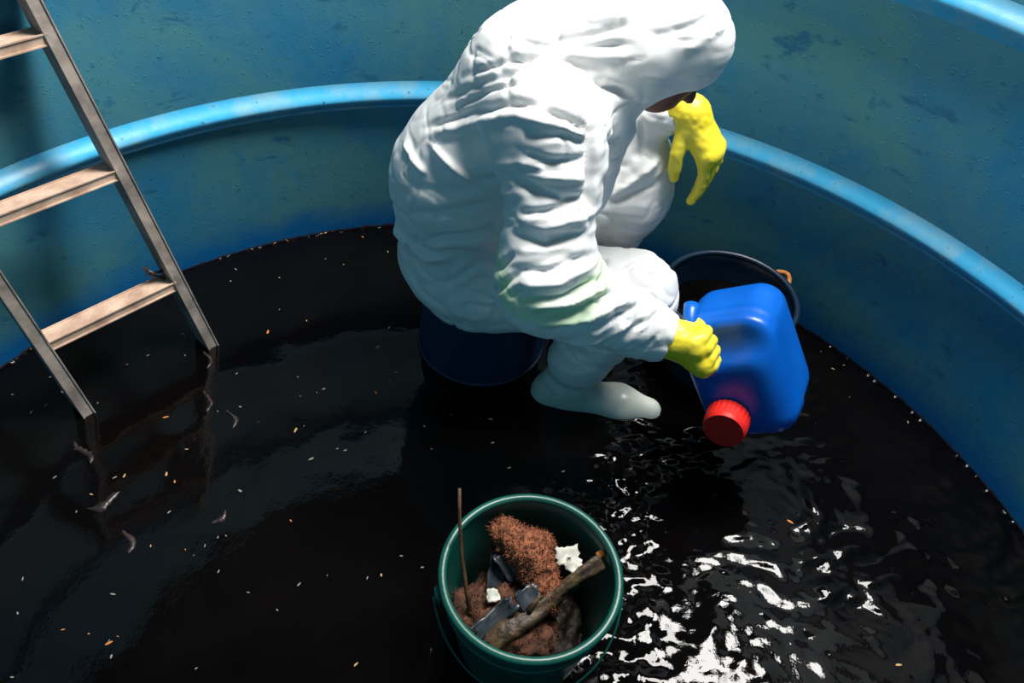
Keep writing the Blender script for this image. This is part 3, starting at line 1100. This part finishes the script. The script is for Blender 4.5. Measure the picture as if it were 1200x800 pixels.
# ---- boots
def boot(ankle, toe, name='boot'):
    a = np.array(ankle, float)
    t = np.array(toe, float)
    dirv = (t - a) * np.array([1, 1, 0])
    dirv /= np.linalg.norm(dirv)
    side = np.array([-dirv[1], dirv[0], 0])
    heel = a - dirv * 0.045
    heel[2] = FLOOR + 0.048
    ball = a + dirv * 0.130
    ball[2] = FLOOR + 0.044
    tip = a + dirv * 0.205
    tip[2] = FLOOR + 0.036

    def fn(p):
        d = s_cone(p, a + np.array([0, 0, 0.07]), a + np.array([0, 0, 0.0]), 0.056, 0.052)
        d = smin(d, s_cone(p, heel, ball, 0.046, 0.048), 0.06)
        d = smin(d, s_cone(p, ball, tip, 0.048, 0.036), 0.03)
        return smax(d, (FLOOR + 0.012) - p[:, 2], 0.008)
    lo = np.minimum(a, t) - 0.16
    hi = np.maximum(a, t) + 0.16
    lo[2] = FLOOR - 0.01
    hi[2] = 0.26
    V, F = surface_net(fn, lo, hi, 0.006)
    N = grad(fn, V)
    z = V[:, 2]
    amp = np.exp(-((z - (a[2] + 0.03)) / 0.035) ** 2) * 0.004
    V = V + N * (np.sin(z * 150 + V[:, 0] * 25) * amp + 0.0012 * vnoise(V * 20))[:, None]
    o = np_obj(name, V - PB, F, M['boot'], body)
    # thick moulded sole
    def fs(p):
        q = p.copy()
        q[:, 2] = 0
        h0, b0, t0 = [np.array([*x[:2], 0]) for x in (heel, ball, tip)]
        d = smin(s_cone(q, h0, b0, 0.048, 0.051), s_cone(q, b0, t0, 0.051, 0.039), 0.02)
        return smax(d, np.abs(p[:, 2] - (FLOOR + 0.010)) - 0.010, 0.004)
    V, F = surface_net(fs, lo, (hi[0], hi[1], FLOOR + 0.04), 0.006)
    np_obj('sole', V - PB, F, M['boot'], o)


boot((0.235, 0.640, 0.06), (0.44, 0.610, 0.0))
boot((0.275, 0.930, 0.06), (0.47, 0.960, 0.0))


# ---- gloves
def glove(chains, palm, lo, hi, name, label, folds=0.0008, h=0.0027, cuff=None):
    def fn(p):
        d = None
        for pr in palm:
            e = s_cone(p, pr[0], pr[1], pr[2], pr[3], pr[4] if len(pr) > 4 else None)
            d = e if d is None else smin(d, e, 0.018)
        fd = None
        for ch in chains:
            c = None
            for (a, ra), (b, rb) in zip(ch[:-1], ch[1:]):
                e = s_cone(p, a, b, ra, rb)
                c = e if c is None else np.minimum(c, e)
            fd = c if fd is None else smin(fd, c, 0.0025)
        return smin(d, fd, 0.012)
    V, F = surface_net(fn, lo, hi, h)
    N = grad(fn, V, 0.002)
    dd = folds * (1.3 * vnoise(V * np.array([45, 45, 70.0])) + 0.8 * vnoise(V * 120 + 3))
    V = V + N * dd[:, None]
    o = np_obj(name, V - PB, F, M['glove'], body)
    o['label'] = label
    return o


v = np.array


# left glove: wrist on the knee, hand hanging
def left_glove():
    W = v([0.425, 0.925, 0.640])          # wrist
    K = v([0.497, 0.880, 0.570])          # centre of the knuckles
    across = v([-0.55, -0.80, 0.05])
    across /= np.linalg.norm(across)      # towards the thumb side (camera, left in view)
    palm = [(W + v([-0.015, 0.005, 0.006]), W + v([0.018, -0.010, 0.004]), 0.042, 0.040),
            (W + v([0.018, -0.010, 0.004]), K + v([0.0, 0.0, 0.0]) , 0.030, 0.030),
            (W + v([0.02, -0.01, -0.005]) + across * 0.012, K + across * 0.024, 0.030, 0.023),
            (W + v([0.02, -0.01, -0.005]) - across * 0.012, K - across * 0.032, 0.030, 0.022)]
    down = v([0.16, -0.05, -0.98])
    curl = v([-0.30, 0.0, -0.95])
    ch = []
    for k, (o_, L, r) in enumerate(((0.028, 0.116, 0.0130), (0.002, 0.128, 0.0132), (-0.024, 0.116, 0.0130), (-0.048, 0.092, 0.0122))):
        k0 = K + across * o_
        a = k0 + down * L * 0.45
        dd = curl + v([-0.10 * k, 0, 0.05 * k])
        dd /= np.linalg.norm(dd)
        b = a + (down * 0.4 + dd * 0.6) * L * 0.32
        c = b + dd * L * 0.27
        ch.append([(k0, r * 1.12), (a, r * 1.02), (b, r * 0.95), (c, r * 0.78)])
    t0 = W + v([0.022, -0.012, -0.030]) + across * 0.028
    t1 = t0 + v([-0.004, -0.012, -0.046]) + across * 0.010
    t2 = t1 + v([0.002, -0.004, -0.036])
    t3 = t2 + v([0.004, 0.0, -0.024])
    ch.append([(t0, 0.020), (t1, 0.016), (t2, 0.0145), (t3, 0.011)])
    glove(ch, palm, (0.34, 0.80, 0.40), (0.56, 1.0, 0.70), 'glove', 'yellow rubber glove hanging limp from the raised wrist')


left_glove()

# jug and the hand on its handle share this frame
HP = v([0.440, 0.430, 0.400])             # middle of the jug's handle
CAPP = v([0.527, 0.370, 0.247])           # middle of the cap
JW = (CAPP - HP) / np.linalg.norm(CAPP - HP)
JN = v([-0.50, -0.72, 0.30])
JN = JN - JW * (JN @ JW)
JN /= np.linalg.norm(JN)                  # out of the jug's top face
JT = np.cross(JW, JN)


def right_glove():
    W = v([0.368, 0.448, 0.424])
    PC = HP + JN * 0.022 + v([-0.010, -0.004, 0.006])
    f = (HP - W)
    f /= np.linalg.norm(f)
    back = JN * 0.6 + v([0, -0.6, 0.45])
    back /= np.linalg.norm(back)
    K0 = HP + back * 0.032
    palm = [(W - f * 0.020, W + f * 0.02, 0.041, 0.038),
            (W + f * 0.02, K0 - JW * 0.020, 0.032, 0.022),
            (W + f * 0.02, K0 + JW * 0.022, 0.032, 0.022)]
    fwd = -JT if (-JT) @ v([1, 0, 0]) > JT @ v([1, 0, 0]) else JT
    fwd = fwd * 0.8 - JN * 0.3
    fwd /= np.linalg.norm(fwd)
    ch = []
    for k, (o_, L, r) in enumerate(((-0.034, 0.95, 0.0125), (-0.011, 1.0, 0.013), (0.012, 0.97, 0.0125), (0.034, 0.85, 0.0115))):
        k0 = K0 + JW * o_
        c = HP + JW * o_
        a = c + back * 0.030 * L + fwd * 0.020 * L
        b = c + fwd * 0.032 * L - back * 0.004
        e = c + fwd * 0.010 - back * 0.030 * L
        ch.append([(k0, r * 1.15), (a, r * 1.08), (b, r), (e, r * 0.85)])
    t0 = W + f * 0.02 - JW * 0.020
    t1 = HP - JW * 0.052 - fwd * 0.012 + back * 0.008
    t2 = HP - JW * 0.050 + fwd * 0.014 - back * 0.018
    t3 = HP - JW * 0.040 + fwd * 0.020 - back * 0.030
    ch.append([(t0, 0.020), (t1, 0.0155), (t2, 0.014), (t3, 0.011)])
    glove(ch, palm, (0.30, 0.34, 0.28), (0.54, 0.54, 0.54), 'glove', 'yellow rubber glove gripping the blue jug handle')


right_glove()


# ------------------------------------------------------------------ blue jug
def jug():
    fr = np.stack([JT, JW, JN], 1)                 # local x,y,z -> world columns
    half = v([0.100, 0.142, 0.108])
    top = (HP + CAPP) / 2 - JN * 0.030
    C = top - JN * half[2] + JW * 0.030 + JT * 0.030 * (1 if JT[0] > 0 else -1)
    root = empty('jug', tuple(C))
    root.rotation_euler = Matrix(fr.tolist()).to_euler()
    tag(root, 'bright blue plastic canister with red cap held over the sludge', 'canister')
    hp = fr.T @ (HP - C)
    cp = fr.T @ (CAPP - C)

    def fbody(p):
        q = np.abs(p) - (half - 0.055)
        d = np.sqrt((np.maximum(q, 0) ** 2).sum(1)) + np.minimum(q.max(1), 0) - 0.055
        # sloped shoulder towards the cap and a hand hollow under the handle
        d = smax(d, -s_cone(p, hp + v([-0.13, 0, -0.036]), hp + v([0.13, 0, -0.036]), 0.030, 0.030, (1, 1.9, 1)), 0.02)
        # moulded ribs on the broad sides
        g = 0.003 * np.exp(-((np.abs(p[:, 2] + 0.03) - 0.055) / 0.010) ** 2)
        return d - g
    V, F = surface_net(fbody, -half - 0.02, half + 0.02, 0.0055)
    np_obj('body', V, F, M['jug'], root)
    n = 24
    pts, rad = [], []
    for k in range(n + 1):
        a = k / n
        y = hp[1] - 0.075 + 0.150 * a
        z = hp[2] - 0.050 * (abs(2 * a - 1) ** 4)
        pts.append((hp[0], y, z))
        rad.append(0.0125 + 0.004 * abs(2 * a - 1) ** 3)
    V, F = tube(pts, rad, 14)
    mesh_obj('handle', V, F, M['jug'], root)
    zt = half[2]
    V, F = lathe([(0.038, -0.03), (0.038, 0.016), (0.030, 0.018)], 32)
    nk = mesh_obj('neck', [(x + cp[0], y + cp[1], z + zt) for x, y, z in V], F, M['jug'], root)
    # ribbed screw cap
    prof = [(0.032, 0.004), (0.045, 0.004), (0.045, 0.044), (0.041, 0.051), (0.001, 0.052)]
    n = 48
    V, F = lathe(prof, n)
    W = []
    m = len(prof)
    for i, (x, y, z) in enumerate(V):
        k = i // m
        s = 1 + (0.03 if k % 2 and z < 0.044 and i % m else 0)
        W.append((x * s + cp[0], y * s + cp[1], z + zt))
    cap = mesh_obj('cap', W, F, M['red'], root, smooth=False)
    cap['label'] = 'red ribbed screw cap'


jug()


# ------------------------------------------------------------------ flecks floating on the sludge
def flecks():
    rng = np.random.default_rng(21)
    protos = []
    for k in range(5):
        n = 7
        ang = np.linspace(0, 2 * math.pi, n, endpoint=False)
        rr = rng.uniform(0.55, 1.0, n)
        el = rng.uniform(0.35, 0.9)
        top = [(r * math.cos(a), el * r * math.sin(a), 0.10) for r, a in zip(rr, ang)]
        bot = [(x * 0.9, y * 0.9, -0.25) for x, y, z in top]
        V = top + bot + [(0, 0, 0.22)]
        F = [(i, (i + 1) % n, 2 * n) for i in range(n)] + [(i, n + i, n + (i + 1) % n, (i + 1) % n) for i in range(n)] + [tuple(range(2 * n - 1, n - 1, -1))]
        me = bpy.data.meshes.new('debris_fleck')
        me.from_pydata(V, [], F)
        protos.append(me)
    variants = []
    for mt in ('pale', 'tan', 'orange'):
        for me in protos:
            c = me.copy()
            c.materials.append(M[mt])
            variants.append((mt, c))
    placed = []
    # named larger ones
    big = [((-0.655, -0.032), 0.0085, 'orange', 'largest tan orange leaf fleck, floating at the lower left', 0.6),
           ((-0.748, -0.010), 0.0045, 'orange', 'small orange fleck left of the largest leaf fleck', 0.2),
           ((0.873, -0.015), 0.0080, 'tan', 'pale yellow leaf fleck floating at the lower right', 0.1),
           ((0.727, 0.300), 0.0090, 'orange', 'brown twig bit floating below the blue canister', -0.6),
           ((-0.190, -0.055), 0.0060, 'tan', 'slim yellow fleck floating left of the green bucket', 0.9)]
    for (x, y), s, mt, lab, ang in big:
        me = [c for m_, c in variants if m_ == mt][2]
        o = bpy.data.objects.new('debris_fleck', me)
        COL.objects.link(o)
        o.location = (x, y, float(liquid_height(np.array([x]), np.array([y]))[0]) + 0.001)
        o.scale = (s * 1.3, s, s * 0.5)
        o.rotation_euler = (0, 0, ang)
        tag(o, lab, 'debris')
        placed.append((x, y))
    keep_out = [(0.121, 0.022, 0.17), (0.583, 0.755, 0.19), (0.015, 0.815, 0.19), (0.28, 0.60, 0.17), (0.33, 0.94, 0.17)]
    n = 0
    while n < 140:
        x, y = rng.uniform(-1.2, 1.2), rng.uniform(-0.35, 1.27)
        if math.hypot(x, y) > 1.27:
            continue
        if x > 0.1 and rng.random() < 0.85:
            continue
        if any(math.hypot(x - a, y - b) < r for a, b, r in keep_out):
            continue
        mt = rng.choice(['pale', 'pale', 'pale', 'tan', 'orange'], p=[.3, .25, .2, .17, .08])
        me = [c for m_, c in variants if m_ == mt][rng.integers(5)]
        o = bpy.data.objects.new('debris_fleck', me)
        COL.objects.link(o)
        s = rng.uniform(0.0018, 0.0045) if rng.random() < 0.85 else rng.uniform(0.0045, 0.0065)
        o.location = (x, y, float(liquid_height(np.array([x]), np.array([y]))[0]) + 0.0006)
        o.scale = (s * rng.uniform(1, 1.8), s, s * 0.5)
        o.rotation_euler = (0, 0, rng.uniform(0, 6.3))
        zone = ('out in the rippled sludge at right' if x > 0.12 else 'around the ladder feet' if x < -0.45 and y > 0.35 else
                'between the ladder and the seat bucket' if y > 0.35 else 'in the calm sludge left of the green bucket')
        size = 'tiny' if s < 0.0033 else 'small'
        tag(o, '%s %s debris fleck floating %s' % (size, mt, zone), 'debris', '%s %s flecks %s' % (size, mt, zone))
        n += 1
    # flecks stranded along the tide line at the wall
    for k in range(34):
        a = rng.uniform(math.radians(78), math.radians(150))
        mt, me = variants[rng.integers(len(variants))]
        o = bpy.data.objects.new('debris_fleck', me)
        COL.objects.link(o)
        rr = R - 0.006
        o.location = (rr * math.cos(a), rr * math.sin(a), 0.004)
        s = rng.uniform(0.002, 0.005)
        o.scale = (s * 1.4, s, s)
        o.rotation_euler = (rng.uniform(-.5, .5), rng.uniform(-.5, .5), rng.uniform(0, 6.3))
        zone = 'behind the seated worker' if a < math.radians(95) else 'between worker and ladder' if a < math.radians(127) else 'behind the ladder'
        tag(o, 'tiny %s fleck stranded at the tide line on the wall %s' % (mt, zone), 'debris', 'tiny %s flecks at the tide line %s' % (mt, zone))


flecks()


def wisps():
    """thin flat brown wisps lying on the sludge near the ladder feet"""
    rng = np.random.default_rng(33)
    spots = [((-0.664, 0.690), 0.030, 0.007, 1.9, 'brownish wisp closest to the right ladder foot'),
             ((-0.630, 0.560), 0.034, 0.006, 1.8, 'slim brownish wisp a hand below the right ladder foot'),
             ((-0.560, 0.510), 0.030, 0.009, 2.0, 'longest brownish wisp lying right of the ladder reflection'),
             ((-0.860, 0.395), 0.040, 0.011, 2.2, 'brownish wisp just below the left ladder foot'),
             ((-0.770, 0.270), 0.034, 0.016, 0.6, 'broad pale brown patch in front of the ladder'),
             ((-0.690, 0.180), 0.030, 0.014, 2.0, 'reddish brown patch nearest the viewer left of centre'),
             ((-0.520, 0.245), 0.020, 0.009, 1.1, 'small curved brown wisp out in the open sludge')]
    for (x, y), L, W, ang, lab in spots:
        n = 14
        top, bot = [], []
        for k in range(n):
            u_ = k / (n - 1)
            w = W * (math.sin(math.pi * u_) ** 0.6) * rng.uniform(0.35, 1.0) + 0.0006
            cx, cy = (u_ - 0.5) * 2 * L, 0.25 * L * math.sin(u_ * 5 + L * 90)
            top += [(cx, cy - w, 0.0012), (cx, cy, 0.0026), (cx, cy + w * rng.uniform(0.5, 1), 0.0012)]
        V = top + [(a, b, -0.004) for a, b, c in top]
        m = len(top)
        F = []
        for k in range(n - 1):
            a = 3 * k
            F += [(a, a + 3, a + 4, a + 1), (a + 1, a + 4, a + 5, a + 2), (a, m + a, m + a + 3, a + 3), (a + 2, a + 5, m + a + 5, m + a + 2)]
        o = mesh_obj('brown_wisp', V, F, M['wisp_brown'])  # thin brown shape lying flat on the sludge surface
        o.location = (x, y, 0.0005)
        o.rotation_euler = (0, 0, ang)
        tag(o, lab, 'scum', 'brown wisps near the ladder')


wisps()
